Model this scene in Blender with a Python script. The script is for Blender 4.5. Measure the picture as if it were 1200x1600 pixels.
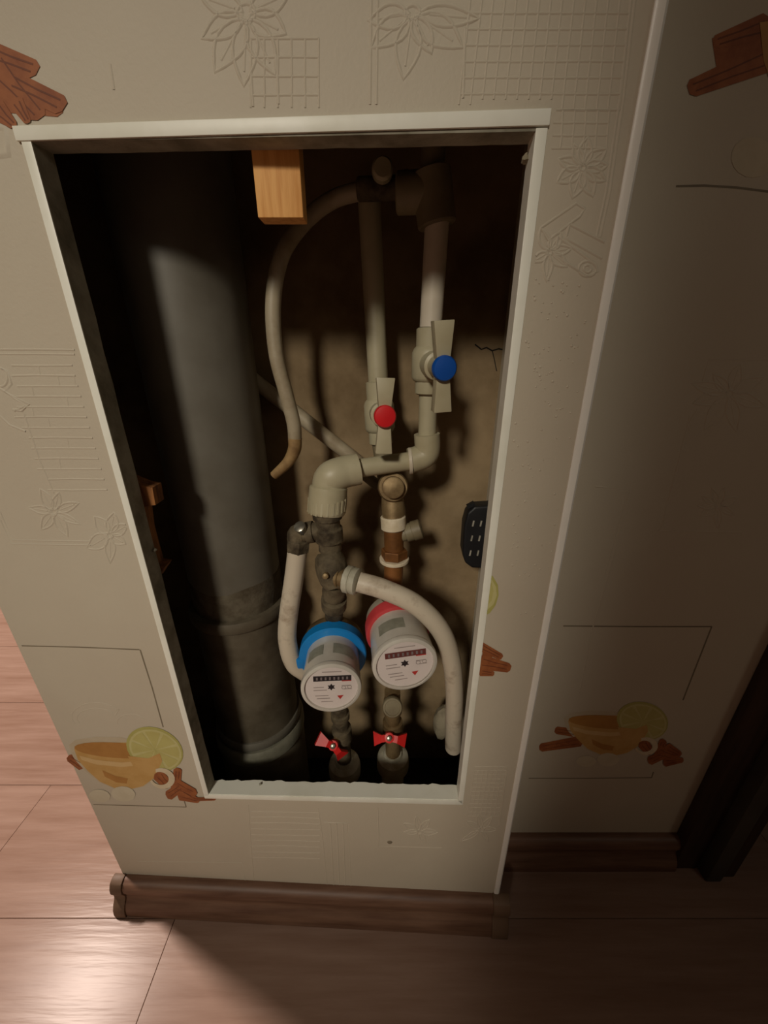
import bpy, bmesh, math, random
from mathutils import Vector, Matrix
random.seed(7)
for o in list(bpy.data.objects): bpy.data.objects.remove(o)
S = bpy.context.scene
COL = S.collection
V = Vector

# ------------------------------------------------------------------ camera
F, CAMH = 600.0, 0.725                  # focal length in pixels (1200x1600 frame), eye height in metres
PITCH = math.atan(F / 1450.0)           # looking down about 22.5 degrees
cam = bpy.data.cameras.new('camera'); camo = bpy.data.objects.new('camera', cam); COL.objects.link(camo)
cam.sensor_fit = 'VERTICAL'; cam.sensor_height = 36.0; cam.lens = 36.0 * F / 1600.0
cam.clip_start = 0.01
camo.location = (0, 0, CAMH); camo.rotation_euler = (math.pi / 2 - PITCH, 0, 0)
S.camera = camo

# ------------------------------------------------------------------ world, lights, exposure
w = bpy.data.worlds.new('world'); S.world = w; w.use_nodes = True
w.node_tree.nodes['Background'].inputs[0].default_value = (0.9, 0.8, 0.66, 1)
w.node_tree.nodes['Background'].inputs[1].default_value = 0.0
S.view_settings.view_transform = 'Standard'; S.view_settings.look = 'None'
S.view_settings.gamma = 1.0; S.view_settings.use_curve_mapping = False
S.view_settings.exposure = 0.0

def lamp(name, kind, loc, aim, energy, color, **kw):
    l = bpy.data.lights.new(name, kind); l.energy = energy; l.color = color
    for k, v in kw.items(): setattr(l, k, v)
    o = bpy.data.objects.new(name, l); COL.objects.link(o); o.location = loc
    d = V(aim) - V(loc); o.rotation_euler = d.to_track_quat('-Z', 'Y').to_euler()
    return o
# unseen key light, cone shaped to dim the edges, aimed at the box
lamp('key_spot', 'SPOT', (-0.95, -2.3, 2.25), (-0.15, 0.29, 0.56), 222, (1.0, 0.91, 0.76),
     spot_size=math.radians(22), spot_blend=1.0, shadow_soft_size=0.22)
# warm ceiling lamp of the room to the left, behind the plane of the box
lamp('ceiling_lamp', 'AREA', (-1.57, 0.92, 2.38), (-1.57, 0.92, 0), 85, (1.0, 0.82, 0.71), shape='DISK', size=0.24)
# unseen fill light added behind the viewer to lift the right wall
lamp('hall_fill', 'AREA', (0.95, -0.48, 1.15), (0.30, 0.35, 0.60), 0.6, (1.0, 0.90, 0.72), shape='DISK', size=0.30)

# ------------------------------------------------------------------ pixel -> place helpers (rays cut with real planes)
RIGHT = V((1, 0, 0)); FWD = V((0, math.cos(PITCH), -math.sin(PITCH))); UP = V((0, math.sin(PITCH), math.cos(PITCH)))
def ray(px, py): return RIGHT * ((px - 600) / F) + UP * (-(py - 800) / F) + FWD
def at(px, py, Y):
    r = ray(px, py); return r * (Y / r.y) + V((0, 0, CAMH))
class Plane:                               # vertical plane, u along it, z up, d towards the room
    def __init__(s, o, U): s.o = V(o); s.U = V(U).normalized(); s.N = s.U.cross(V((0, 0, 1)))
    def uz(s, px, py):
        r = ray(px, py); c = V((0, 0, CAMH)); t = (s.o - c).dot(s.N) / r.dot(s.N); q = c + r * t - s.o
        return (q.dot(s.U), q.z)
    def p(s, u, z, d=0): return s.o + s.U * u + V((0, 0, z)) + s.N * d
KY = 0.0406
FP = Plane((0, 0.2856, 0), (1, -KY, 0))    # front of the boxed-in riser
RW = Plane((0, 0.350, 0), (1, 0, 0))       # recessed wall on the right
BACKY = 0.485                              # rear wall of the niche

# ------------------------------------------------------------------ materials
MATS = {}
def srgb(r, g, b):
    f = lambda c: (c / 255 / 12.92) if c / 255 <= 0.04045 else ((c / 255 + 0.055) / 1.055) ** 2.4
    return (f(r), f(g), f(b))
def mat(name, col, rough=0.6, metal=0.0, col2=None, scale=8.0, bump=0.0, bscale=60.0, stretch=(1, 1, 1), lo=0.4, hi=0.65,
        spec=0.5, obj=False, detail=4, coat=0.0, alpha=1.0, trans=0.0):
    m = bpy.data.materials.new(name); m.use_nodes = True; nt = m.node_tree; n = nt.nodes; L = nt.links
    b = n['Principled BSDF']
    b.inputs['Base Color'].default_value = (*col, 1); b.inputs['Roughness'].default_value = rough
    b.inputs['Metallic'].default_value = metal; b.inputs['Specular IOR Level'].default_value = spec
    b.inputs['Coat Weight'].default_value = coat; b.inputs['Transmission Weight'].default_value = trans
    tc = n.new('ShaderNodeTexCoord'); mp = n.new('ShaderNodeMapping'); mp.inputs['Scale'].default_value = stretch
    L.new(tc.outputs['Object'], mp.inputs['Vector'])
    vec = mp.outputs['Vector']
    if obj:
        oi = n.new('ShaderNodeObjectInfo'); ad = n.new('ShaderNodeVectorMath'); ad.operation = 'MULTIPLY_ADD'
        cx = n.new('ShaderNodeCombineXYZ')
        for k in 'XYZ': L.new(oi.outputs['Random'], cx.inputs[k])
        ad.inputs[1].default_value = (37, 37, 37); L.new(cx.outputs[0], ad.inputs[0]); L.new(vec, ad.inputs[2]); vec = ad.outputs[0]
    if col2 is not None:
        nz = n.new('ShaderNodeTexNoise'); nz.inputs['Scale'].default_value = scale; nz.inputs['Detail'].default_value = detail
        nz.inputs['Roughness'].default_value = 0.6
        L.new(vec, nz.inputs['Vector'])
        rp = n.new('ShaderNodeValToRGB'); rp.color_ramp.elements[0].position = lo; rp.color_ramp.elements[1].position = hi
        rp.color_ramp.elements[0].color = (*col, 1); rp.color_ramp.elements[1].color = (*col2, 1)
        L.new(nz.outputs['Fac'], rp.inputs['Fac']); L.new(rp.outputs['Color'], b.inputs['Base Color'])
    if bump > 0:
        nb = n.new('ShaderNodeTexNoise'); nb.inputs['Scale'].default_value = bscale; nb.inputs['Detail'].default_value = 3
        L.new(vec, nb.inputs['Vector'])
        bp = n.new('ShaderNodeBump'); bp.inputs['Strength'].default_value = bump; bp.inputs['Distance'].default_value = 0.002
        L.new(nb.outputs['Fac'], bp.inputs['Height']); L.new(bp.outputs['Normal'], b.inputs['Normal'])
    MATS[name] = m; return m
mat('wallpaper', srgb(196, 187, 168), 0.62, col2=srgb(190, 179, 160), scale=5, bump=0.10, bscale=420, lo=.35, hi=.7)
mat('plain_paint', srgb(96, 86, 73), 0.85, col2=srgb(90, 80, 67), scale=3)
mat('ceiling_paint', srgb(190, 184, 172), 0.9, col2=srgb(182, 176, 164), scale=2)
mat('white_plastic', srgb(238, 238, 226), 0.42, col2=srgb(222, 221, 204), scale=14, bump=0.08, bscale=90, lo=.5, hi=.75)
mat('bead_plastic', srgb(238, 236, 228), 0.35, col2=srgb(228, 225, 214), scale=9, lo=.5, hi=.8)
mat('raw_edge', srgb(160, 156, 140), 0.9, col2=srgb(120, 116, 100), scale=30, bump=0.5, bscale=150)
mat('concrete', srgb(152, 131, 100), 0.9, col2=srgb(96, 76, 48), scale=7, bump=0.35, bscale=38, lo=.38, hi=.7, detail=6)
mat('crack', srgb(30, 25, 18), 0.95, col2=srgb(22, 18, 13), scale=20)
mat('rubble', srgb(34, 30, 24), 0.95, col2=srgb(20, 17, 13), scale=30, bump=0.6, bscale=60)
mat('grey_pvc', srgb(108, 104, 94), 0.5, col2=srgb(94, 89, 78), scale=11, bump=0.02, bscale=30, detail=6)
mat('grey_pvc_dusty', srgb(98, 90, 75), 0.62, col2=srgb(76, 67, 52), scale=22, bump=0.12, bscale=60, detail=6)
mat('pipe_dirt', srgb(98, 90, 74), 0.9, col2=srgb(72, 62, 46), scale=60, bump=0.5, bscale=120, detail=7)
mat('gasket', srgb(128, 126, 110), 0.6, col2=srgb(100, 98, 84), scale=20)
mat('ppr', srgb(178, 170, 142), 0.45, col2=srgb(160, 150, 120), scale=16, lo=.45, hi=.75)
mat('ppr_white', srgb(208, 198, 180), 0.42, col2=srgb(190, 178, 156), scale=14, lo=.45, hi=.75)
mat('ppr_dim', srgb(132, 122, 96), 0.55, col2=srgb(108, 96, 72), scale=20)  # darker ppr; the shade on the tee is partly put into this colour
mat('hose_white', srgb(204, 192, 172), 0.45, col2=srgb(120, 90, 62), scale=42, lo=.54, hi=.82, bump=0.08, bscale=50, detail=6)
mat('hose_grey', srgb(168, 156, 132), 0.5, col2=srgb(128, 110, 84), scale=26, lo=.45, hi=.75)
mat('hose_yellowed', srgb(170, 140, 96), 0.55, col2=srgb(120, 92, 58), scale=30)
mat('brass', srgb(152, 130, 94), 0.55, 0.5, col2=srgb(104, 82, 52), scale=36, bump=0.25, bscale=70, detail=6)
mat('copper_brown', srgb(150, 100, 54), 0.5, 0.45, col2=srgb(96, 62, 34), scale=22, bump=0.15, bscale=50)
mat('grimy_brass', srgb(112, 100, 78), 0.8, 0.25, col2=srgb(58, 48, 34), scale=46, bump=0.8, bscale=90, detail=7)
mat('nickel', srgb(178, 174, 160), 0.3, 0.85, col2=srgb(120, 114, 98), scale=40)
mat('teflon', srgb(228, 216, 192), 0.6, col2=srgb(200, 184, 152), scale=40)
mat('blue_plastic', srgb(22, 132, 205), 0.35, col2=srgb(18, 118, 190), scale=10)
mat('blue_cap', srgb(10, 84, 176), 0.4, col2=srgb(8, 74, 160), scale=10)
mat('red_cap', srgb(214, 36, 40), 0.32, col2=srgb(198, 28, 34), scale=10)
mat('red_band', srgb(206, 70, 74), 0.4, col2=srgb(180, 56, 58), scale=25)
mat('red_lever', srgb(222, 40, 38), 0.45, col2=srgb(190, 28, 28), scale=25)
mat('meter_body', srgb(190, 182, 164), 0.5, col2=srgb(140, 128, 104), scale=22, lo=.45, hi=.8)
mat('meter_cup', srgb(204, 200, 190), 0.25, col2=srgb(188, 182, 172), scale=15, coat=0.3)
mat('dial_white', srgb(226, 216, 211), 0.5, col2=srgb(218, 207, 202), scale=15)
mat('meter_sticker', srgb(150, 150, 136), 0.5, col2=srgb(128, 128, 114), scale=60)
mat('ink_dark', srgb(40, 34, 38), 0.5, col2=srgb(30, 26, 30), scale=60)
mat('ink_grey', srgb(170, 158, 152), 0.6, col2=srgb(155, 144, 140), scale=60)
mat('ink_red', srgb(196, 60, 56), 0.5, col2=srgb(180, 52, 48), scale=60)
mat('ink_maroon', srgb(112, 58, 54), 0.5, col2=srgb(96, 48, 46), scale=60)
mat('ink_digit', srgb(132, 122, 122), 0.5, col2=srgb(120, 110, 110), scale=60)
mat('grey_fitting', srgb(186, 182, 164), 0.6, col2=srgb(146, 140, 120), scale=28, bump=0.2, bscale=60)
mat('black_rubber', srgb(30, 30, 32), 0.5, col2=srgb(22, 22, 24), scale=30, bump=0.1, bscale=100)
mat('slot_grey', srgb(170, 165, 152), 0.6, col2=srgb(140, 135, 122), scale=40)
mat('pine', srgb(236, 178, 104), 0.6, col2=srgb(214, 150, 78), scale=26, stretch=(9, 9, .6), bump=0.1, bscale=80)
mat('old_wood', srgb(150, 98, 50), 0.8, col2=srgb(96, 58, 28), scale=30, stretch=(6, 6, 1), bump=0.3, bscale=60)
mat('laminate', srgb(160, 134, 120), 0.24, col2=srgb(138, 110, 95), scale=5, stretch=(1.2, 14, 1), lo=.3, hi=.72, bump=0.10, bscale=9, obj=True, detail=6, spec=0.11)
mat('skirting', srgb(132, 100, 80), 0.5, col2=srgb(88, 58, 42), scale=6, stretch=(1.4, 16, 16), lo=.3, hi=.7, detail=6)
mat('skirting_cap', srgb(116, 92, 72), 0.55, col2=srgb(96, 74, 56), scale=20)
mat('dark_wood', srgb(58, 40, 30), 0.55, col2=srgb(38, 25, 18), scale=7, stretch=(16, 16, 1.2), detail=6)
mat('grey_strip', srgb(70, 66, 58), 0.6, col2=srgb(54, 50, 44), scale=10)
mat('pale_foam', srgb(150, 140, 118), 0.9, col2=srgb(112, 102, 82), scale=30, bump=0.4, bscale=60)
# flat print on the wallpaper
mat('print_line', srgb(128, 118, 98), 0.65, col2=srgb(118, 108, 90), scale=40)
mat('print_tea', srgb(200, 160, 98), 0.6, col2=srgb(190, 148, 82), scale=40)
mat('print_tea_dark', srgb(178, 128, 64), 0.6, col2=srgb(168, 118, 56), scale=40)
mat('print_tea_light', srgb(212, 180, 128), 0.6, col2=srgb(206, 172, 116), scale=40)
mat('print_glass', srgb(192, 180, 156), 0.6, col2=srgb(186, 172, 146), scale=40)
mat('print_lime', srgb(188, 180, 112), 0.6, col2=srgb(182, 172, 104), scale=60)
mat('print_lime_rind', srgb(178, 172, 100), 0.6, col2=srgb(170, 164, 92), scale=60)
mat('print_lime_pale', srgb(198, 191, 134), 0.6, col2=srgb(192, 184, 124), scale=60)
mat('print_cinnamon', srgb(156, 92, 50), 0.65, col2=srgb(136, 74, 38), scale=90)
mat('print_cinnamon_dark', srgb(116, 62, 34), 0.65, col2=srgb(104, 54, 30), scale=90)
mat('print_handle', srgb(214, 200, 172), 0.6, col2=srgb(204, 188, 158), scale=60)
mat('print_sugar', srgb(203, 194, 170), 0.65, col2=srgb(197, 187, 162), scale=60)
# clear cover of the water meters: fresnel mix of clear and glossy
def clear_mat():
    m = bpy.data.materials.new('clear_cover'); m.use_nodes = True; nt = m.node_tree; n = nt.nodes; L = nt.links
    n.remove(n['Principled BSDF']); t = n.new('ShaderNodeBsdfTransparent'); g = n.new('ShaderNodeBsdfGlossy')
    g.inputs['Roughness'].default_value = 0.12; t.inputs[0].default_value = (0.96, 0.95, 0.95, 1)
    f = n.new('ShaderNodeLayerWeight'); f.inputs[0].default_value = 0.12; x = n.new('ShaderNodeMixShader')
    nz = n.new('ShaderNodeTexNoise'); nz.inputs['Scale'].default_value = 60
    bp = n.new('ShaderNodeBump'); bp.inputs['Strength'].default_value = 0.03; L.new(nz.outputs['Fac'], bp.inputs['Height'])
    L.new(bp.outputs['Normal'], g.inputs['Normal'])
    L.new(f.outputs[0], x.inputs[0]); L.new(t.outputs[0], x.inputs[1]); L.new(g.outputs[0], x.inputs[2])
    L.new(x.outputs[0], n['Material Output'].inputs[0]); MATS['clear_cover'] = m
clear_mat()

# ------------------------------------------------------------------ mesh helpers
ORG = {}
class MB:
    def __init__(s): s.v = []; s.f = []
    def add(s, vs, fs):
        k = len(s.v); s.v += [V(x) for x in vs]; s.f += [[i + k for i in f] for f in fs]; return s
    def box(s, a, b):
        (x0, y0, z0), (x1, y1, z1) = a, b
        return s.add([(x0,y0,z0),(x1,y0,z0),(x1,y1,z0),(x0,y1,z0),(x0,y0,z1),(x1,y0,z1),(x1,y1,z1),(x0,y1,z1)],
                     [(3,2,1,0),(4,5,6,7),(0,1,5,4),(1,2,6,5),(2,3,7,6),(3,0,4,7)])
    def hexa(s, q0, q1):                        # two quads, near and far
        return s.add(list(q0) + list(q1), [(0,1,2,3),(7,6,5,4),(1,0,4,5),(2,1,5,6),(3,2,6,7),(0,3,7,4)])
    def obox(s, c, ex, ey, ez):                 # centre and three half vectors
        c, ex, ey, ez = map(V, (c, ex, ey, ez))
        return s.add([c + ex*i + ey*j + ez*k for k in (-1,1) for i, j in ((-1,-1),(1,-1),(1,1),(-1,1))],
                     [(3,2,1,0),(4,5,6,7),(0,1,5,4),(1,2,6,5),(2,3,7,6),(3,0,4,7)])
    def rings(s, rings, caps=True):
        n = len(rings[0]); k = len(s.v)
        for r in rings: s.v += [V(x) for x in r]
        for i in range(len(rings) - 1):
            for j in range(n):
                a = k + i*n + j; b = k + i*n + (j+1) % n
                s.f.append([a, b, b + n, a + n])
        if caps:
            s.f.append([k + j for j in range(n)][::-1]); s.f.append([k + (len(rings)-1)*n + j for j in range(n)])
        return s
    def lathe(s, o, ax, prof, seg=28, caps=True):   # prof: (distance along axis, radius)
        o = V(o); ax = V(ax).normalized(); e1 = ax.orthogonal().normalized(); e2 = ax.cross(e1)
        return s.rings([[o + ax*t + (e1*math.cos(2*math.pi*j/seg) + e2*math.sin(2*math.pi*j/seg))*max(r, 1e-5) for j in range(seg)] for t, r in prof], caps)
    def tube(s, pts, r, seg=16, sub=8, smooth=True):
        pts = [V(p) for p in pts]; rr = r if isinstance(r, (list, tuple)) else [r]*len(pts)
        P, R = [], []
        if smooth and len(pts) > 2:
            e = [pts[0]*2 - pts[1]] + pts + [pts[-1]*2 - pts[-2]]
            for i in range(len(pts)-1):
                p0, p1, p2, p3 = e[i:i+4]
                for k in range(sub):
                    t = k/sub
                    P.append(0.5*((2*p1) + (p2-p0)*t + (2*p0-5*p1+4*p2-p3)*t*t + (3*p1-p0-3*p2+p3)*t**3)); R.append(rr[i]*(1-t)+rr[i+1]*t)
            P.append(pts[-1]); R.append(rr[-1])
        else: P, R = pts, list(rr)
        T = [(P[min(i+1, len(P)-1)] - P[max(i-1, 0)]).normalized() for i in range(len(P))]
        u = T[0].orthogonal().normalized(); out = []
        for p, t, q in zip(P, T, R):
            u = (u - t*u.dot(t)).normalized(); w_ = t.cross(u)
            out.append([p + (u*math.cos(2*math.pi*j/seg) + w_*math.sin(2*math.pi*j/seg))*q for j in range(seg)])
        return s.rings(out)
    def prism(s, poly, n, th):                  # world-space polygon extruded along n
        n = V(n)*th; k = len(poly)
        return s.add([V(p) for p in poly] + [V(p)+n for p in poly],
                     [list(range(k))[::-1], list(range(k, 2*k))] + [[i, (i+1)%k, (i+1)%k+k, i+k] for i in range(k)])
    def build(s, name, m, parent=None, smooth=True, bevel=0.0, angle=38, bseg=2):
        if parent is None:
            lo = V([min(v[i] for v in s.v) for i in range(3)]); hi = V([max(v[i] for v in s.v) for i in range(3)])
            org = V(((lo.x+hi.x)/2, (lo.y+hi.y)/2, lo.z))
        else: org = ORG[parent.name]
        me = bpy.data.meshes.new(name)
        me.from_pydata([v - org for v in s.v], [], s.f); me.update()
        bm = bmesh.new(); bm.from_mesh(me)
        bmesh.ops.recalc_face_normals(bm, faces=bm.faces)
        if bevel: bmesh.ops.bevel(bm, geom=[e for e in bm.edges if len(e.link_faces) == 2 and e.calc_face_angle(0) > .5], offset=bevel, segments=bseg, affect='EDGES', profile=.6)
        bm.to_mesh(me); bm.free()
        if smooth:
            me.shade_smooth(); me.set_sharp_from_angle(angle=math.radians(angle))
        me.materials.append(MATS[m])
        o = bpy.data.objects.new(name, me); COL.objects.link(o)
        if parent is None: o.location = org
        else: o.parent = parent
        ORG[o.name] = org
        return o
def thing(name, loc, label, cat, group=None):
    o = bpy.data.objects.new(name, None); COL.objects.link(o); o.location = loc; o.empty_display_size = .02
    ORG[o.name] = V(loc); return tag(o, label, cat, group)
def tag(o, label, cat, group=None):
    o['label'] = label; o['category'] = cat
    if group: o['group'] = group
    return o
def struct(o, label, cat='wall'):
    o['kind'] = 'structure'; o['label'] = label; o['category'] = cat; return o

# ------------------------------------------------------------------ the setting
UL, Z1 = -0.3625, 2.5
def ur(z): return 0.1539 + (z - 0.059) * (0.1448 - 0.1539) / 0.832      # right edge of the box leans a little
HL, HR, HB0, HB1, HT = -0.2095, 0.0865, 0.2400, 0.2500, 0.8415          # hatch opening
TH = 0.013
def slab(q):                                                           # q: (u,z) quad on the panel
    return [FP.p(u, z, 0) for u, z in q], [FP.p(u, z, -TH) for u, z in q]
m = MB()
def hb(u): return HB0 + (HB1 - HB0) * (u - HL) / (HR - HL)
for q in ([(UL, 0), (HL, 0), (HL, Z1), (UL, Z1)], [(HR, 0), (ur(0)-.004, 0), (ur(.9)-.004 , .9), (HR, .9)], [(HR, .9), (ur(.9)-.004, .9), (ur(.9)-.004, Z1), (HR, Z1)],
          [(HL, HT), (HR, HT), (HR, Z1), (HL, Z1)], [(HL, 0), (HR, 0), (HR, HB1), (HL, HB0)]):
    m.hexa(*slab(q))
wall_front = struct(m.build('wall_front', 'wallpaper', smooth=False), 'beige wallpapered front of the boxed-in pipe riser, with the hatch cut in it')
# sides of the box
m = MB(); a = FP.p(UL, 0, -TH)
m.box((a.x, a.y, 0), (a.x + .013, 0.62, Z1))
struct(m.build('wall_left', 'wallpaper', smooth=False), 'left side wall of the pipe box')
m = MB(); a = FP.p(ur(0), 0, -TH)
m.box((a.x - .017, a.y + .0005, 0), (a.x - .0045, BACKY, Z1))
struct(m.build('wall_box_side', 'wallpaper', smooth=False), 'right side wall of the pipe box')
# recessed wall on the right with its doorway
RWE = 0.462
m = MB(); m.box((0.151, RW.o.y, 0), (RWE, RW.o.y + .10, Z1)); m.box((RWE, RW.o.y, 2.05), (1.4, RW.o.y + .10, Z1))
wall_right = struct(m.build('wall_right', 'wallpaper', smooth=False), 'shaded wallpapered wall to the right of the pipe box')
# rear wall of the niche
m = MB(); m.box((-0.349, BACKY, 0), (0.30, BACKY + .10, Z1))
wall_back = struct(m.build('wall_back', 'concrete', smooth=False), 'stained brown concrete wall at the back of the hatch')
RH, RWD = 0.62, 1.5
def ribbon2(m, pl, pts, wd, h, d0=0.0, closed=False, flat=False):
    """raised line on a plane; pts in (u, z)"""
    P = [V((u, z)) for u, z in pts]; n = len(P)
    if n < 2: return
    rows = []
    for i in range(n):
        a_ = P[(i-1) % n] if (closed or i) else P[i]; b_ = P[(i+1) % n] if (closed or i < n-1) else P[i]
        t = (b_ - a_); t = t.normalized() if t.length > 1e-9 else V((1, 0)); nn = V((-t.y, t.x))
        l, r = P[i] + nn*wd/2, P[i] - nn*wd/2
        if flat: rows.append([pl.p(l.x, l.y, d0+h), pl.p(r.x, r.y, d0+h)])
        else:
            h_ = h*RH; l, r = P[i] + nn*wd*RWD/2, P[i] - nn*wd*RWD/2; l2, r2 = P[i] + nn*wd*.15, P[i] - nn*wd*.15
            rows.append([pl.p(l.x, l.y, d0-.00002), pl.p(l2.x, l2.y, d0+h_), pl.p(r2.x, r2.y, d0+h_), pl.p(r.x, r.y, d0-.00002)])
    k = len(rows[0]); vs = [v for r in rows for v in r]; fs = []
    for i in range(n if closed else n-1):
        j = (i+1) % n
        for c in range(k-1): fs.append((i*k+c, i*k+c+1, j*k+c+1, j*k+c))
    m.add(vs, fs)
def ribbon(m, pl, px, wd=.0012, h=.0006, **kw): ribbon2(m, pl, [pl.uz(*p) for p in px], wd, h, **kw)
BK = Plane((0, BACKY, 0), (1, 0, 0))
m = MB(); ribbon(m, BK, [(742, 538), (752, 546), (760, 543), (769, 548), (779, 545), (800, 549)], .0016, .0003, flat=True)
ribbon(m, BK, [(769, 548), (772, 560), (776, 580)], .0010, .0003, flat=True)
m.build('crack', 'crack', wall_back, smooth=False)
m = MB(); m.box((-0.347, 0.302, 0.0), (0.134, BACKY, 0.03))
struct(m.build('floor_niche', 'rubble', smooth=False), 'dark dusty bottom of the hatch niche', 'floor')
# rest of the hallway and of the lit room, out of frame
m = MB(); m.box((-2.6, -3.0, Z1), (1.4, 2.6, Z1 + .05)); struct(m.build('ceiling', 'ceiling_paint', smooth=False), 'white ceiling', 'ceiling')
m = MB(); m.box((-2.6, -3.05, 0), (1.4, -3.0, Z1)); struct(m.build('wall_rear', 'plain_paint', smooth=False), 'plain wall behind the viewer')
m = MB(); m.box((-2.65, -3.0, 0), (-2.6, 2.6, Z1)); struct(m.build('wall_far_left', 'plain_paint', smooth=False), 'plain wall far to the left')
m = MB(); m.box((-2.6, 2.6, 0), (1.4, 2.65, Z1)); struct(m.build('wall_far', 'plain_paint', smooth=False), 'plain wall of the lit room')
m = MB(); m.box((1.4, -3.0, 0), (1.45, 2.6, Z1)); struct(m.build('wall_far_right', 'plain_paint', smooth=False), 'plain wall far to the right')
m = MB(); m.box((-0.349, 0.585, 0), (1.4, 0.60, Z1)); struct(m.build('wall_partition', 'plain_paint', smooth=False), 'partition behind the pipe box')

m = MB(); m.box((-0.196, -0.62, 0), (1.4, -0.55, Z1)); struct(m.build('wall_blocker', 'plain_paint', smooth=False), 'added unseen wall behind the viewer, shading the right side')  # added out of frame to keep the key light off the right wall

# floor: laminate planks
m = MB(); m.box((-2.6, -3.0, -.02), (1.4, 2.6, -.0085)); floor = struct(m.build('floor', 'rubble', smooth=False), 'brown laminate floor', 'floor')
PW, PL = 0.178, 1.22
plank_mesh = {}
k = 0
for r in range(-11, 12):
    y0 = 0.277 + PW*(r-1); y1 = y0 + PW
    off = {0: -0.29, 1: -0.605, 2: -1.0, 3: -0.75, -1: -0.05}.get(r, (r*0.41) % PL)
    x = off
    while x > -2.6: x -= PL
    while x < 1.4:
        xa, xb = max(x, -2.6), min(x + PL, 1.4)
        if xb - xa > .02:
            key = round(xb - xa, 4)
            if key not in plank_mesh:
                mm = MB(); mm.box((-(xb-xa)/2 + .00025, -PW/2 + .00025, -.0085), ((xb-xa)/2 - .00025, PW/2 - .00025, 0))
                ORG['tmp'] = V((0, 0, 0))
                o = mm.build('floor_plank', 'laminate', floor, bevel=.0004, bseg=1)
                # verts are relative to the floor origin: put them back to plank-centred coordinates
                o.data.transform(Matrix.Translation(ORG[floor.name])); plank_mesh[key] = o.data
            else:
                o = bpy.data.objects.new('floor_plank', plank_mesh[key]); COL.objects.link(o); o.parent = floor
            o.location = V(((xa+xb)/2, (y0+y1)/2, 0)) - ORG[floor.name]
            k += 1
        x += PL

# skirting boards
PROF = [(0, .058), (.005, .058), (.010, .0555), (.0135, .050), (.0145, .043), (.0125, .036), (.0115, .032), (.0130, .027), (.0175, .021), (.0205, .014), (.0215, .007), (.0215, 0), (0, 0)]
def skirt(m, pl, u0, u1, grow=0.0, seg=1):
    pr = [(d + (grow if d > 0 else 0), z + (grow if 0 < z < .06 and z > .05 else 0)) for d, z in PROF]
    m.rings([[pl.p(u0 + (u1-u0)*i/seg, z, d) for d, z in pr] for i in range(seg+1)])
m = MB(); skirt(m, FP, UL + .006, ur(0) - .004)
base_f = struct(m.build('baseboard_front', 'skirting'), 'brown wood-look skirting along the foot of the pipe box', 'baseboard')
for ua, ub in ((UL - .011, UL + .0055), (ur(0) - .010, ur(0) + .012)):
    m = MB(); skirt(m, FP, ua, ub, grow=.002); o = m.build('end_cap', 'skirting_cap', base_f, bevel=.0018)
m = MB(); skirt(m, RW, ur(0) + .002, 0.440)
base_r = struct(m.build('baseboard_right', 'skirting'), 'dark brown skirting in the shaded corner by the door', 'baseboard')

# hatch trim
frame = bpy.data.objects.new('trim_1', None); COL.objects.link(frame); frame.location = FP.p(HL, HB0, 0); ORG['trim_1'] = frame.location.copy()
struct(frame, 'white plastic angle trim framing the open hatch', 'trim')
W = 0.0068; LIP = 0.0014
def rough_lip(m, a, b, dvec, depth, n=26, amp=.0012, th=.0012):
    """leg of the angle that turns into the opening; its rear edge is hacked off roughly"""
    a, b, dvec = V(a), V(b), V(dvec)
    back = -FP.N
    front = [a + (b-a)*i/n for i in range(n+1)]
    rear = [p + back*(depth + random.uniform(-amp, amp)) for p in front]
    k = n+1
    vs = front + rear + [p + dvec*th for p in front] + [p + dvec*th for p in rear]
    fs = []
    for i in range(n):
        fs += [(i, i+1, k+i+1, k+i), (2*k+i, 3*k+i, 3*k+i+1, 2*k+i+1), (k+i, k+i+1, 3*k+i+1, 3*k+i), (i, 2*k+i, 2*k+i+1, i+1)]
    m.add(vs, fs)
def fstrip(q, d=LIP):
    m = MB(); m.hexa([FP.p(u, z, d) for u, z in q], [FP.p(u, z, 0.0001) for u, z in q]); return m
Zv = V((0, 0, 1)); e = .0014
# left
m = fstrip([(HL-W+.002, HB0-.001), (HL+.0012, HB0-.001), (HL+.0012, HT), (HL-W+.002, HT)]); o = m.build('frame_strip', 'white_plastic', frame, bevel=.0004)
m = MB(); rough_lip(m, FP.p(HL, HB0, LIP*.5), FP.p(HL, HT, LIP*.5), FP.U, .0155, amp=.0006); m.build('frame_lip', 'raw_edge', o)
# right
m = fstrip([(HR-.0012, HB1-.001), (HR+W-.002, HB1-.007), (HR+W-.0015, HT), (HR-.0012, HT)]); o = m.build('frame_strip', 'white_plastic', frame, bevel=.0004)
m = MB(); rough_lip(m, FP.p(HR, HB1, LIP*.5), FP.p(HR, HT, LIP*.5), -FP.U, .0135, amp=.0004); m.build('frame_lip', 'white_plastic', o)
# top
m = fstrip([(HL-W-.0005, HT-.001), (HR+W-.0010, HT+.0008), (HR+W-.0010, HT+.0080), (HL-W-.0005, HT+.0058)], LIP*1.5); o = m.build('frame_strip', 'white_plastic', frame, bevel=.0004)
m = MB(); rough_lip(m, FP.p(HL, HT, LIP*.5), FP.p(HR, HT, LIP*.5), -Zv, .0150, amp=.0006); m.build('frame_lip', 'raw_edge', o)
# bottom
m = fstrip([(HL-W+.002, HB0-.0065), (HR+W-.0025, HB1-.0075), (HR+W-.0025, HB1+.0006), (HL-W+.002, HB0+.0006)]); o = m.build('frame_strip', 'white_plastic', frame, bevel=.0004)
m = MB(); rough_lip(m, FP.p(HL, HB0, LIP*.5), FP.p(HR, HB1, LIP*.5), Zv, .0165, n=60, amp=.0011); m.build('frame_lip', 'white_plastic', o)
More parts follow.
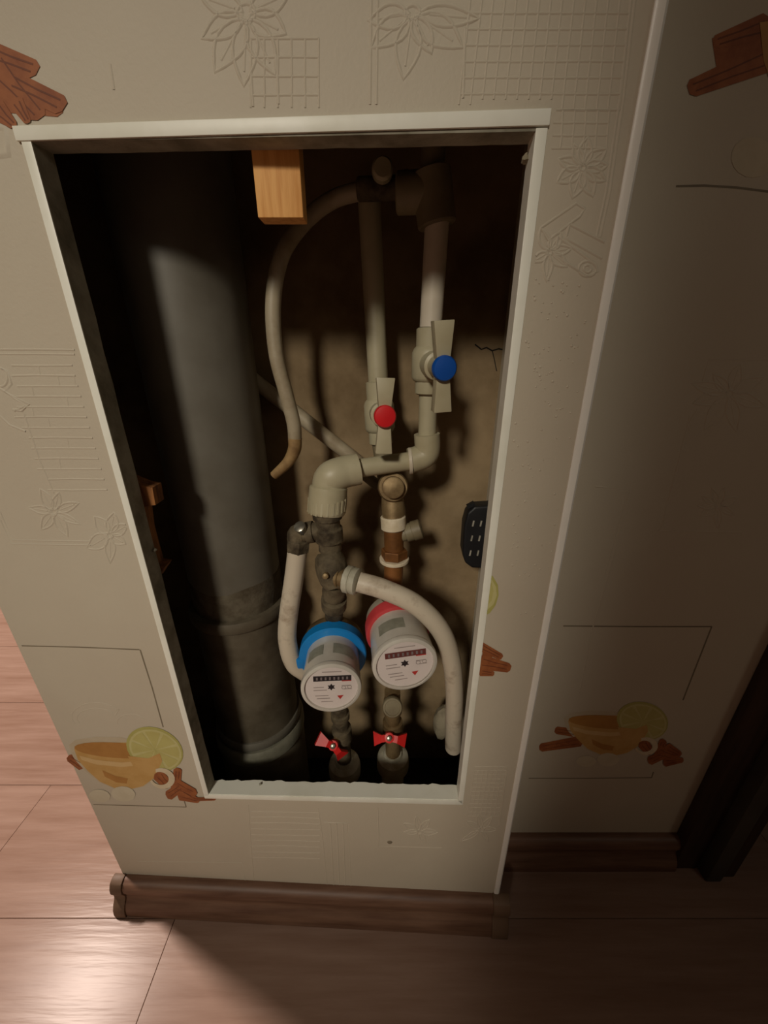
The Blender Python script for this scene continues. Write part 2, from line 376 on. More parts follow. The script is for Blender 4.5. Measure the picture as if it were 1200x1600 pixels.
# white bead on the outer corner
m = MB()
rows = []
for z in (0.059, .5, .9, Z1):
    u = ur(min(z, .9)); rows.append([FP.p(u-.0072, z, .0001), FP.p(u-.0072, z, .0010), FP.p(u-.0058, z, .0019), FP.p(u-.0018, z, .0019), FP.p(u, z, .0004), FP.p(u, z, -.014), FP.p(u-.0035, z, -.014), FP.p(u-.0035, z, .0001)])
m.rings(rows); struct(m.build('trim_2', 'bead_plastic'), 'white plastic corner bead down the right edge of the box', 'trim')

# door casing in the dark corner on the right
dc = bpy.data.objects.new('door_1', None); COL.objects.link(dc); dc.location = (0.47, RW.o.y, 0); ORG['door_1'] = dc.location.copy()
struct(dc, 'dark brown door casing in the shaded right corner', 'door')
m = MB(); m.box((0.440, RW.o.y - .018, 0), (0.476, RW.o.y - .0001, 2.10)); m.build('casing_board', 'dark_wood', dc, bevel=.003)
m = MB(); m.box((0.4765, RW.o.y - .034, 0), (0.500, RW.o.y - .0001, 2.10)); m.build('stop_strip', 'grey_strip', dc, bevel=.003)
m = MB(); m.box((0.5005, RW.o.y - .028, 0), (0.524, RW.o.y + .09, 2.10)); m.build('jamb', 'dark_wood', dc, bevel=.002)

# ------------------------------------------------------------------ wallpaper relief and print
def arc(cx, cy, rx, ry, a0, a1, n=14, rot=0):
    out = []
    for i in range(n+1):
        a_ = math.radians(a0 + (a1-a0)*i/n); x, y = rx*math.cos(a_), ry*math.sin(a_)
        c, s_ = math.cos(math.radians(rot)), math.sin(math.radians(rot)); out.append((cx + x*c - y*s_, cy + x*s_ + y*c))
    return out
def petal(cx, cy, ang, ln, wd, n=7, r0=.08):
    ca, sa = math.cos(math.radians(ang)), math.sin(math.radians(ang)); L_, R_ = [], []
    for i in range(n+1):
        t = i/n; l = ln*(r0 + (1-r0)*t); h = wd*math.sin(math.pi*t**.8)*.5
        L_.append((cx + l*ca - h*sa, cy + l*sa + h*ca)); R_.append((cx + l*ca + h*sa, cy + l*sa - h*ca))
    return L_ + R_[::-1][1:-1]
def clip_px(pl, pts, ok):
    """runs of points that satisfy ok"""
    runs, cur = [], []
    for p in pts:
        if ok(p): cur.append(p)
        else:
            if len(cur) > 1: runs.append(cur)
            cur = []
    if len(cur) > 1: runs.append(cur)
    return runs
def in_panel(p):
    u, z = FP.uz(*p)
    if u < UL + .002 or u > ur(min(z, .9)) - .0095: return False
    return not (HL - .008 < u < HR + .008 and HB0 - .011 < z < HT + .011)
def in_rw(p):
    u, z = RW.uz(*p); return .158 < u < .437 and z > .066
def relief(name, pl, lines, wd=.0013, h=.0006, ok=None, mat_='wallpaper', parent=None, closed=False, flat=False):
    ok = ok or (in_panel if pl is FP else in_rw); m = MB()
    for ln in lines:
        if all(ok(p) for p in ln): ribbon(m, pl, ln, wd, h, closed=closed, flat=flat)
        else:
            dense = []
            L2 = ln + [ln[0]] if closed else ln
            for a_, b_ in zip(L2, L2[1:]):
                for i in range(6): dense.append((a_[0] + (b_[0]-a_[0])*i/6, a_[1] + (b_[1]-a_[1])*i/6))
            dense.append(L2[-1])
            for r in clip_px(pl, dense, ok): ribbon(m, pl, r, wd, h, flat=flat)
    if m.v: return m.build(name, mat_, parent or (wall_front if pl is FP else wall_right), smooth=not flat, angle=60)
def flower(pl, cx, cy, spec, vein=True, wd=.0013, h=.0007, centre=10):
    P = [petal(cx, cy, a_, l, w_) for a_, l, w_ in spec]
    relief('embossed_flower', pl, P + [arc(cx, cy, centre, centre, 0, 340, 10)], wd, h, closed=True)
    if vein: relief('embossed_flower_vein', pl, [[(cx + l*f_*math.cos(math.radians(a_)), cy + l*f_*math.sin(math.radians(a_))) for f_ in (.25, .5, .8)] for a_, l, w_ in spec], wd*.7, h*.6)
def grid(pl, x0, x1, y0, y1, nx, ny, sk0=0, sk1=0, wd=.0009, h=.00045, jit=1.5):
    Ls = []
    for i in range(nx+1):
        x = x0 + (x1-x0)*i/nx; Ls.append([(x + sk0*(1-t) + sk1*t + random.uniform(-jit, jit)*.3, y0 + (y1-y0)*t) for t in (0, .25, .5, .75, 1)])
    for j in range(ny+1):
        y = y0 + (y1-y0)*j/ny; t = j/ny; s_ = sk0*(1-t) + sk1*t
        Ls.append([(x0 + s_ + (x1-x0)*q, y + random.uniform(-jit, jit)*.3) for q in (0, .25, .5, .75, 1)])
    return Ls
# top of the box
flower(FP, 385, 20, [(118, 105, 48), (92, 115, 40), (65, 108, 40), (28, 70, 44), (150, 80, 40), (-25, 75, 40), (200, 78, 36)], centre=15)
flower(FP, 645, 20, [(98, 105, 40), (140, 85, 42), (170, 70, 40), (35, 95, 50), (65, 70, 30), (5, 105, 34)], centre=12)
relief('embossed_grid', FP, grid(FP, 392, 498, 60, 178, 5, 4), .0009, .0005)
relief('embossed_grid', FP, grid(FP, 728, 980, -30, 172, 14, 8, 10, -12) + grid(FP, 862, 952, 172, 232, 5, 3, 0, -4), .0009, .0005)
relief('embossed_frame', FP, [[(580, 0), (579, 90), (578, 178)], [(590, 0), (589, 90), (588, 178)], [(727, 44), (723, 175)], [(392, 110), (396, 178)], [(432, 85), (436, 178)],
       [(992, 0), (975, 150), (953, 300), (938, 370)], [(986, 0), (969, 150), (947, 300), (932, 370)], [(938, 370), (932, 370)], [(172, 100), (178, 140)]], .0012, .0006)
flower(FP, 910, 262, [(-80, 48, 22), (-38, 48, 22), (-5, 40, 20), (30, 42, 22), (70, 48, 24), (108, 50, 24), (150, 46, 24), (200, 40, 22), (250, 40, 16)], centre=6)
# embossed cinnamon bundle right of the hatch
relief('embossed_cinnamon', FP, [[(845, 356), (900, 318), (914, 326), (906, 338), (856, 376), (845, 356)], [(890, 350), (955, 384), (962, 398), (952, 410), (884, 372), (890, 350)],
       [(872, 370), (930, 412), (934, 424), (918, 432), (866, 398), (872, 370)], arc(918, 420, 14, 12, 0, 330), arc(956, 404, 8, 10, 0, 330), arc(918, 420, 6, 6, 0, 300, 8)], .0013, .0008)
flower(FP, 858, 394, [(-110, 40, 18), (-60, 36, 18), (-10, 36, 16), (40, 36, 18), (95, 46, 14), (150, 30, 14)], centre=5)
# raised dots right of the hatch
m = MB()
for i in range(230):
    x, y = random.uniform(800, 985), random.uniform(425, 1000)
    if not in_panel((x, y)) : continue
    u, z = FP.uz(x, y); r = random.choice((.0006, .0008, .0011)); o3 = FP.p(u, z, 0)
    m.lathe(FP.p(u, z, -.0001), FP.N, [(0, r), (.0003, r*.75), (.0005, r*.1)], seg=6)
o = m.build('embossed_dots', 'wallpaper', wall_front); o['kind'] = 'stuff'
relief('paper_blister', FP, [arc(911, 641, 3, 6, 0, 340, 8, 25)], .0022, .0016, closed=True)
# left of the hatch
Ls = [[(-20, 546), (60, 546), (128, 547)], [(-20, 553), (60, 553), (128, 554)]]
for j in range(13):
    y = 571 + j*16.2; x0 = 22 + max(0, y-640)*.42 + random.uniform(-6, 6); Ls.append([(x0, y), (x0+40, y+random.uniform(-1, 1)), (110 + (y-560)*.28, y)])
relief('embossed_brick', FP, Ls, .0011, .0006)
relief('embossed_brick', FP, [[(20 + max(0, y-640)*.42 + q, y), (20 + max(0, y-640)*.42 + q + 3, y + 15)] for y, q in ((571, 40), (587, 70), (604, 30), (620, 84), (652, 50), (685, 66), (717, 40), (587, 95), (636, 30))], .0008, .0004)
relief('embossed_frame', FP, [[(38, 648), (62, 720), (84, 770)], [(0, 812), (18, 850), (142, 852)], [(0, 800), (20, 844), (140, 846)]], .0012, .0006)
flower(FP, 84, 800, [(-75, 32, 14), (-20, 42, 14), (60, 44, 16), (125, 34, 18), (190, 40, 12), (-120, 42, 16), (25, 46, 10)], centre=6)
flower(FP, 172, 836, [(-130, 38, 20), (-80, 36, 20), (-30, 32, 18), (30, 28, 16), (90, 44, 16), (150, 42, 24)], centre=5)
relief('embossed_leaf', FP, [[(-10, 570), (12, 580), (18, 600), (8, 612), (22, 622), (40, 634), (22, 642)], [(-10, 600), (14, 616), (46, 632), (34, 642), (20, 640)], [(-10, 640), (15, 664), (40, 674)], arc(2, 590, 10, 14, -90, 180)], .0014, .0008)
relief('embossed_frame', FP, [[(-20, 242), (12, 240), (8, 200), (-20, 196)]], .0035, .0011)
# below the hatch
Ls = [[(388, 1258), (392, 1320), (398, 1390)], [(496, 1254), (504, 1310), (512, 1392)]]
for j in range(9): Ls.append([(392, 1268 + j*9), (440, 1268 + j*9 + random.uniform(-1, 1)), (500, 1270 + j*9)])
relief('embossed_lines', FP, Ls, .0010, .0005)
relief('embossed_frame', FP, [[(506, 1285), (544, 1286), (549, 1400)], [(516, 1287), (522, 1395)], [(526, 1287), (531, 1395)], [(536, 1287), (540, 1395)],
       [(590, 1250), (592, 1322), (690, 1325)], [(732, 1198), (793, 1198), (780, 1290)], [(215, 1346), (378, 1348), (384, 1380)]], .0012, .0006)
relief('embossed_grid', FP, grid(FP, 738, 788, 1204, 1275, 7, 11, 3, -8), .0007, .0004)
flower(FP, 655, 1300, [(-150, 28, 10), (-100, 26, 10), (-50, 26, 10), (0, 30, 10), (60, 20, 8), (180, 24, 8)], centre=4, wd=.001)
flower(FP, 752, 1296, [(-150, 26, 9), (-100, 24, 9), (-50, 26, 9), (0, 24, 8), (60, 22, 8), (150, 36, 8)], centre=4, wd=.001)
m = MB(); u, z = FP.uz(609, 1316); m.lathe(FP.p(u, z, -.0001), FP.N, [(0, .0035), (.0004, .003), (.0006, .0008)], seg=9); m.build('stain_spot', 'print_line', wall_front)

# printed motifs ---------------------------------------------------
def fill(name, pl, px, m_, layer, parent, closed_ok=True):
    mb = MB(); d = .00012 + .00010*layer
    mb.add([pl.p(*pl.uz(*p), d) for p in px], [list(range(len(px)))]); return mb.build(name, m_, parent, smooth=False)
def line_print(name, pl, lines, parent, wd=.0012):
    mb = MB()
    for l in lines: ribbon(mb, pl, l, wd, .0001, flat=True)
    return mb.build(name, 'print_line', parent, smooth=False)
def stick(p0, p1, w0, w1, n=3):
    a_, b_ = V(p0), V(p1); t = (b_-a_).normalized(); nn = V((-t.y, t.x)); out = []
    out += [tuple(a_ + nn*w0/2), tuple(a_ + nn*w0*.2 - t*w0*.25), tuple(a_ - nn*w0*.25 - t*w0*.2), tuple(a_ - nn*w0/2)]
    out += [tuple(b_ - nn*w1/2), tuple(b_ - nn*w1*.25 + t*w1*.3), tuple(b_ + nn*w1*.25 + t*w1*.25), tuple(b_ + nn*w1/2)]
    return out
def sticks(pl, specs, parent, layer=2):
    for i, (p0, p1, w0, w1) in enumerate(specs):
        s_ = fill('cinnamon_stick', pl, stick(p0, p1, w0, w1), 'print_cinnamon', layer+i*.6, parent)
        mb = MB(); a_, b_ = V(p0), V(p1); t = (b_-a_).normalized(); nn = V((-t.y, t.x))
        for f_ in (-.22, .18):
            ribbon(mb, pl, [tuple(a_ + nn*w0*f_ + t*2), tuple((a_+b_)/2 + nn*(w0+w1)/2*f_*.8), tuple(b_ + nn*w1*f_ - t*2)], .0009, .00022 + .0001*(layer+i*.6), flat=True)
        mb.build('grain_line', 'print_cinnamon_dark', s_, smooth=False)
def cup(pl, T, parent, left_stick=True):
    """teacup with lime slice and cinnamon, drawn in the pixel frame of the left motif and carried over by T"""
    X = lambda pts: [T(*p) for p in pts]
    holder = fill('cup_print', pl, X([(112, 1178), (108, 1164), (118, 1156), (150, 1151), (190, 1152), (250, 1168), (254, 1186), (251, 1202), (242, 1217), (226, 1229), (204, 1234), (178, 1232), (154, 1222), (134, 1205), (118, 1188)]), 'print_glass', 0, parent)
    fill('tea', pl, X([(116, 1170), (150, 1160), (200, 1160), (250, 1172), (253, 1186), (249, 1202), (240, 1216), (224, 1228), (203, 1233), (179, 1231), (156, 1221), (137, 1204), (122, 1187)]), 'print_tea', 1, holder)
    fill('tea_surface', pl, X(arc(182, 1172, 66, 12, 0, 345, 22, 4)), 'print_tea_dark', 2, holder)
    fill('tea_highlight', pl, X([(124, 1180), (150, 1187), (190, 1191), (230, 1188), (252, 1181), (252, 1186), (230, 1194), (190, 1198), (150, 1194), (128, 1187)]), 'print_tea_light', 2, holder)
    fill('tea_shade', pl, X([(160, 1203), (180, 1212), (200, 1216), (198, 1224), (182, 1222), (164, 1213)]), 'print_tea_dark', 2, holder)
    lime = fill('lime_slice', pl, X(arc(242, 1170, 46, 33, 0, 350, 26, 22)), 'print_lime_rind', 3, holder)
    fill('lime_pith', pl, X(arc(243, 1171, 42.5, 30, 0, 350, 26, 22)), 'print_lime_pale', 4, lime)
    for i in range(8):
        a0, a1 = i*45 + 4, i*45 + 41
        fill('lime_segment', pl, X([(243, 1171)] + arc(243, 1171, 39, 27, a0, a1, 4, 22)), 'print_lime', 5, lime)
    fill('cup_wall', pl, X([(200, 1180), (232, 1184), (250, 1176), (254, 1188), (246, 1206), (232, 1214), (214, 1206)]), 'print_tea', 6, holder)
    hd = arc(254, 1215, 20, 16, -130, 150, 18, 12); hi = arc(251, 1215, 13.5, 10, 150, -130, 18, 12)
    sticks(pl, [(T(248, 1210), T(262, 1226), 20*T.s, 16*T.s)], holder, 5)
    fill('cup_handle', pl, X(hd + hi), 'print_handle', 8, holder)
    if T.far: sticks(pl, [(T(282, 1206), T(276, 1232), 13*T.s, 13*T.s), (T(264, 1242), T(290, 1228), 15*T.s, 14*T.s), (T(276, 1226), T(306, 1236), 24*T.s, 16*T.s), (T(290, 1218), T(312, 1230), 18*T.s, 12*T.s), (T(290, 1245), T(318, 1240), 14*T.s, 9*T.s)], holder, 6)
    else: sticks(pl, [(T(278, 1202), T(276, 1228), 13, 13), (T(264, 1242), T(284, 1228), 16, 14), (T(274, 1226), T(302, 1240), 22, 18), (T(284, 1240), T(310, 1250), 20, 8), (T(300, 1248), T(336, 1247), 6, 5)], holder, 6)
    for c in ((156, 1243, 17, 10), (193, 1240, 19, 12)):
        fill('sugar_lump', pl, X(arc(c[0], c[1], c[2], c[3], 0, 345, 12, 5)), 'print_sugar', 3, holder)
    return holder
class TR:
    def __init__(s, ox, oy, sx, sy, sh=0, far=False): s.ox, s.oy, s.sx, s.sy, s.sh, s.s, s.far = ox, oy, sx, sy, sh, sx, far
    def __call__(s, x, y): return (s.ox + (x-190)*s.sx + s.sh*(y-1200), s.oy + (y-1200)*s.sy)
h = cup(FP, TR(190, 1200, 1, 1), wall_front)
sticks(FP, [((128, 1196), (109, 1184), 17, 13)], h, -.5)
line_print('printed_line', FP, [[(34, 1009), (120, 1011), (218, 1015)], [(219, 1015), (238, 1075), (255, 1136)], [(146, 1257), (220, 1259), (291, 1261)], [(291, 1261), (287, 1248)]], wall_front, .0014)
relief('embossed_steam', FP, [arc(150, 1120, 38, 22, 150, 330, 14), arc(150, 1122, 30, 15, 150, 330, 14), arc(205, 1128, 22, 12, 160, 340, 10), [(180, 1118), (186, 1108)]], .0009, .0004)
h2 = cup(RW, TR(952, 1152, .92, .86, -.12, True), wall_right)
sticks(RW, [((906, 1146), (870, 1141), 14, 12), ((906, 1158), (846, 1168), 17, 13)], h2, -.5)
line_print('printed_line', RW, [[(880, 978), (1000, 979), (1112, 979)], [(1112, 979), (1090, 1035), (1067, 1094)], [(826, 1216), (920, 1216), (1018, 1215)], [(1018, 1215), (1021, 1206)]], wall_right, .0018)
# cinnamon at the left edge, cinnamon and lime at the right of the hatch, dark cinnamon at top right
cp = fill('cinnamon_print', FP, stick((-30, 150), (92, 168), 46, 30), 'print_cinnamon', 1, wall_front)
sticks(FP, [((-20, 82), (52, 108), 40, 30), ((-10, 100), (60, 178), 70, 30), ((20, 128), (94, 164), 34, 32), ((-6, 170), (22, 196), 34, 14), ((26, 160), (44, 190), 24, 12)], cp, 2)
lp = fill('lime_print', FP, [(756, 962), (760, 895), (770, 900), (778, 914), (779, 930), (774, 946), (765, 958)], 'print_lime_rind', 1, wall_front)
fill('lime_pith', FP, [(757, 956), (760, 899), (769, 906), (775, 917), (776, 930), (771, 944)], 'print_lime_pale', 2, lp)
fill('lime_segment', FP, [(758, 950), (761, 906), (768, 911), (771, 922), (768, 938)], 'print_lime', 3, lp)
cp = fill('cinnamon_print', FP, [(750, 1048), (755, 1012), (770, 1020), (766, 1046)], 'print_cinnamon', 1, wall_front)
sticks(FP, [((752, 1010), (782, 1026), 14, 11), ((752, 1034), (794, 1043), 24, 15), ((751, 1050), (770, 1052), 12, 8)], cp, 2)
cp = fill('cinnamon_print', RW, [(1112, 60), (1190, 45), (1190, 92), (1120, 112)], 'print_cinnamon', 1, wall_right)
sticks(RW, [((1198, 40), (1120, 66), 40, 22), ((1196, 92), (1082, 138), 44, 28)], cp, 2)
tp = fill('tea_print', RW, [(1186, 36), (1230, 30), (1240, 150), (1204, 130), (1192, 96)], 'print_tea_dark', 4, wall_right)
sp = fill('sugar_print', RW, arc(1176, 246, 34, 32, 0, 350, 16), 'print_sugar', 1, wall_right)
line_print('printed_line', RW, [[(1056, 291), (1100, 290), (1150, 293), (1205, 300)]], wall_right, .0014)
relief('embossed_frame', RW, [[(1215, 562), (1107, 562), (1098, 596)], [(1078, 650), (1034, 822), (1028, 830), (1160, 832)], [(1090, 640), (1074, 664), (1078, 672)], [(930, 760), (985, 765), (950, 900), (925, 985), (905, 1085)], [(980, 768), (944, 900)]], .0014, .0006)
flower(RW, 1140, 615, [(-130, 40, 18), (-70, 50, 20), (-25, 60, 20), (20, 60, 20), (80, 60, 22), (125, 70, 24), (165, 60, 20), (195, 62, 20)], centre=6)
flower(RW, 1122, 790, [(-150, 30, 10), (-110, 30, 10), (-70, 30, 10), (-20, 34, 12), (30, 30, 10), (90, 36, 12), (150, 32, 14), (180, 32, 12)], centre=5)

# ------------------------------------------------------------------ sewer pipe
SX, SY = -0.188, 0.421
t = thing('sewer_pipe', (SX, SY, .03), 'thick dark grey vertical sewer pipe on the left inside the hatch', 'pipe')
MB().lathe((SX, SY, .42), (0, 0, 1), [(0, .054), (2.05, .054)], 48).build('pipe_body', 'grey_pvc', t)
m = MB(); N_ = 48; rws = []
for z_, r_, jt in ((.432, .0543, 0), (.450, .0545, 0), (.470, .0544, .010), (.475, .0540, .010)):
    jj = [random.uniform(-1, 1) for _ in range(N_)] if jt and not rws[2:] else (jj if jt else [0]*N_)
    if jt: jj = [(jj[k_-2] + 2*jj[k_-1] + 2*jj[k_] + jj[(k_+1) % N_])/6 for k_ in range(N_)]
    rws.append([V((SX + r_*math.cos(2*math.pi*k_/N_), SY + r_*math.sin(2*math.pi*k_/N_), z_ + jj[k_]*jt)) for k_ in range(N_)])
m.rings(rws); m.build('dirt_band', 'pipe_dirt', t)
so = MB().lathe((SX, SY, .232), (0, 0, 1), [(0, .0565), (.183, .0565), (.186, .0600), (.188, .0615), (.197, .0615), (.201, .0600), (.202, .0545)], 48).build('socket', 'grey_pvc_dusty', t)
MB().lathe((SX, SY, .218), (0, 0, 1), [(0, .0590), (.002, .0605), (.011, .0605), (.014, .0590)], 48).build('socket_rim', 'grey_pvc', t)
MB().lathe((SX, SY, .192), (0, 0, 1), [(0, .0600), (.003, .0640), (.019, .0640), (.024, .0610)], 48).build('gasket_ring', 'gasket', t)
MB().lathe((SX, SY, .03), (0, 0, 1), [(0, .062), (.155, .062), (.16, .06)], 48).build('lower_pipe', 'grey_pvc_dusty', t)

# ------------------------------------------------------------------ cold side
def seg(m, p0, p1, r, sg=24): 
    p0, p1 = V(p0), V(p1); return m.lathe(p0, p1-p0, [(0, r), ((p1-p0).length, r)], sg)
def collar(m, p0, p1, r, ch=.0012, sg=28):
    p0, p1 = V(p0), V(p1); l = (p1-p0).length; return m.lathe(p0, p1-p0, [(0, r-ch), (ch, r), (l-ch, r), (l, r-ch)], sg)
YC = 0.40
t = thing('pipe_tee', at(668, 352, YC), 'large beige plastic tee in the dark at the top of the hatch', 'pipe fitting')
a, b = at(675, 285, YC), at(683, 353, YC)
collar(MB(), b, b + (a-b)*1.25, .0165).build('run', 'ppr_dim', t)
c = at(676, 300, YC); collar(MB(), c, c + V((-.030, .004, 0)), .0150).build('branch', 'ppr_dim', t)
seg(MB(), a + V((0, 0, .005)), a + V((-.002, 0, .8)), .0100).build('riser_stub', 'ppr_dim', t)
# brass drain cock between the two pipes, top of the niche
q = at(597, 296, .425)
t = thing('drain_cock', q, 'small brass cock with a pale round cap at the top of the hatch', 'valve')
collar(MB(), q + V((-.022, 0, 0)), q + V((.030, -.005, 0)), .009).build('body', 'grimy_brass', t)
collar(MB(), q + V((0, 0, -.004)), q + V((0, -.004, .016)), .007).build('stem', 'brass', t)
p1_ = at(597, 268, .405); MB().lathe(p1_ + V((0, .004, 0)), (0.05, -1, .1), [(0, .0075), (.002, .0088), (.008, .0088), (.010, .0070)], 24).build('cap', 'ppr', t)
collar(MB(), q + V((.018, -.003, 0)), q + V((.024, -.004, 0)), .0125, sg=6).build('nut', 'brass', t)

t = thing('cold_water_pipe', at(671, 690, YC), 'pale plastic pipe running down to the blue-capped valve and its elbow', 'pipe')
seg(MB(), at(683, 345, YC), at(673, 511.5, YC), .0104).build('upper_section', 'ppr_white', t)
seg(MB(), at(669, 616.5, YC), at(667, 695, YC), .0092).build('lower_section', 'ppr', t)
e0, e1 = at(667, 678, YC), at(667, 716, YC)
m = MB(); eb = e1 + V((-.006, 0, .006)); m.tube([e0, e1 + V((0, 0, .010)), e1 + V((-.003, -.0004, .003)), e1 + V((-.010, -.001, 0)), at(641, 720, YC-.002)], [.0134, .0134, .0134, .0134, .0134], 24, 6)
el = m.build('elbow', 'ppr', t)
collar(MB(), at(644, 720, YC-.002), at(638.5, 720.5, YC-.002), .0142, .0006).build('elbow_rim', 'ppr_white', el)
p0, p1 = at(644, 720, YC-.002), at(552, 733, .386); seg(MB(), p0, p1, .0098).build('cross_section', 'ppr', t)
# big elbow
g0, g1, g2 = at(560, 733, .387), at(514, 742, .378), at(510, 803, .372)
m = MB(); m.tube([g0, g0 + (g1-g0)*.45, g1 + V((.006, 0, -.0005)), g1 + V((.001, 0, -.005)), g1 + V((-.001, 0, -.014))], [.0165, .0165, .0168, .0172, .0176], 28, 6)
el = m.build('union_elbow', 'ppr', t)
m = MB(); ax = g2 - (g1 + V((-.001, 0, -.012))); N = 18
L0 = ax.length; m.lathe(g1 + V((-.001, 0, -.012)), ax, [(0, .0180), (.0015, .0196), (L0-.003, .0200), (L0, .0185)], 36); m.build('union_sleeve', 'ppr', el)
m = MB()
for j in range(22):
    an = 2*math.pi*j/22; r_ = V((math.cos(an), math.sin(an), 0)); c = g1 + V((-.001, 0, -.012)) + ax*.62 + r_*.0200
    m.obox(c, r_*.0005, r_.cross(ax.normalized())*.0011, ax*.22)
m.build('grip_ribs', 'ppr', el)

def ball_valve(name, top, bottom, ctr, cap, label, capmat, bodymat, r, cap_r, wing, tilt):
    """plastic ball valve with a two-winged handle; wing=(upper, lower) lengths"""
    t = thing(name, bottom, label, 'valve')
    axv = (V(top)-V(bottom)); L_ = axv.length; u_ = axv.normalized()
    MB().lathe(bottom, u_, [(0, r*.80), (.0012, r*.92), (L_*.20, r*.92), (L_*.22, r*1.06), (L_*.27, r*1.18), (L_*.64, r*1.18), (L_*.70, r*1.05), (L_*.73, r*.92), (L_-.0012, r*.92), (L_, r*.80)], 32).build('valve_body', bodymat, t)
    d = V(cap) - V(ctr); dl = d.length; dn = d.normalized()
    MB().lathe(ctr, dn, [(0, r*.86), (dl*.55, r*.84), (dl*.57, r*.66), (dl*.80, r*.62)], 28).build('bonnet', bodymat, t)
    side = dn.cross(V((0, 0, 1))).normalized(); upv = side.cross(dn).normalized()
    upv = (upv*math.cos(tilt) + side*math.sin(tilt)).normalized(); side = dn.cross(upv).normalized()
    hb_ = V(cap) - dn*.0045
    m = MB()
    def wing_(sgn, ln, w0, w1):
        y0, y1 = .0075, ln
        q = lambda h: [hb_ + side*(-w0) + upv*sgn*y0 + dn*h, hb_ + side*w0 + upv*sgn*y0 + dn*h, hb_ + side*w1 + upv*sgn*y1 + dn*h, hb_ - side*w1 + upv*sgn*y1 + dn*h]
        m.hexa(q(-.0130), q(.0000))
    wing_(1, wing[0], .0058, .0086); wing_(-1, wing[1], .0058, .0080)
    m.lathe(hb_ - dn*.0125, dn, [(0, cap_r*.9), (.0125, cap_r*.9)], 24)
    hd_ = m.build('handle', bodymat, t, bevel=.0008)
    MB().lathe(V(cap) - dn*.005, dn, [(0, cap_r), (.0042, cap_r), (.0056, cap_r*.9), (.0062, cap_r*.55), (.0064, .0004)], 32).build('cap', capmat, t)
    return t
ball_valve('ball_valve', at(673, 512, YC), at(669, 616, YC), at(671, 568, YC), at(695.5, 576, .342),
           'beige plastic ball valve with a round blue cap on its winged handle', 'blue_cap', 'ppr', .0145, .0104, (.0365, .0370), math.radians(3))

# dirty brass group under the big elbow
YB = .372
t = thing('brass_manifold', at(520, 960, YB), 'grimy brass tee with two outlets above the blue-ringed meter', 'pipe fitting')
P0, P1 = at(511, 798, YB), at(516, 858, YB)
MB().lathe(P0, P1-P0, [(0, .0155), (.008, .0155), (.009, .0125), (.018, .0130), (.020, .0150), (.034, .0152), (.036, .0120), ((P1-P0).length, .0125)], 24).build('threaded_tee', 'grimy_brass', t)
la, lb = at(508, 828, YB), at(468, 834, YB)
MB().lathe(la, lb-la, [(0, .0100), (.012, .0100), (.0125, .0118), (.020, .0118), (.0205, .0095), ((lb-la).length, .0095)], 20).build('side_outlet', 'grimy_brass', t)
m = MB(); m.tube([lb + V((.004, 0, .001)), lb + V((-.002, 0, 0)), lb + V((-.003, 0, -.006)), at(466, 850, YB)], [.0100, .0105, .0108, .0112], 20, 5); ob = m.build('outlet_elbow', 'grimy_brass', t)
collar(MB(), at(466.5, 842, YB), at(465, 860, YB), .0130, sg=6).build('compression_nut', 'grimy_brass', ob)
MB().lathe(lb + V((.006, -.004, .004)), (-.2, -.6, .8), [(0, .005), (.010, .0062), (.013, .0062), (.014, .004)], 16).build('outlet_cap', 'nickel', t)
Q0, Q1 = at(512, 862, YB), at(526, 918, .355)
MB().lathe(Q0, Q1-Q0, [(0, .0110), (.004, .0150), (.012, .0172), (.022, .0176), (.032, .0160), (.040, .0125), ((Q1-Q0).length, .0105)], 24).build('strainer_body', 'grimy_brass', t)
r0, r1 = at(521, 900, .358), at(548, 906, .349)
MB().lathe(r0, r1-r0, [(0, .0118), (.010, .0122), (.0105, .0105), ((r1-r0).length, .0105)], 24).build('hose_outlet', 'brass', t)
n0, n1 = at(540, 904, .351), at(560, 909, .346)
m = MB(); L_ = (n1-n0).length
m.lathe(n0, n1-n0, [(0, .0135), (.001, .0150), (L_*.45, .0150), (L_*.5, .0138), (L_*.55, .0138), (L_*.6, .0146), (L_-.001, .0146), (L_, .0125)], 12); m.build('hose_nut', 'grey_fitting', t)
MB().lathe(at(509, 899, .345), (0, -1, .3), [(0, .0035), (.004, .0030), (.005, .001)], 14).build('test_screw', 'brass', t)
S0, S1 = at(522, 912, .368), at(522, 968, .390)
MB().lathe(S0, S1-S0, [(0, .0105), (.010, .0135), (.020, .0135), (.021, .0105), (.026, .0105), (.027, .0150), (.042, .0150), (.043, .0110), ((S1-S0).length, .0110)], 20).build('meter_union', 'grimy_brass', t)

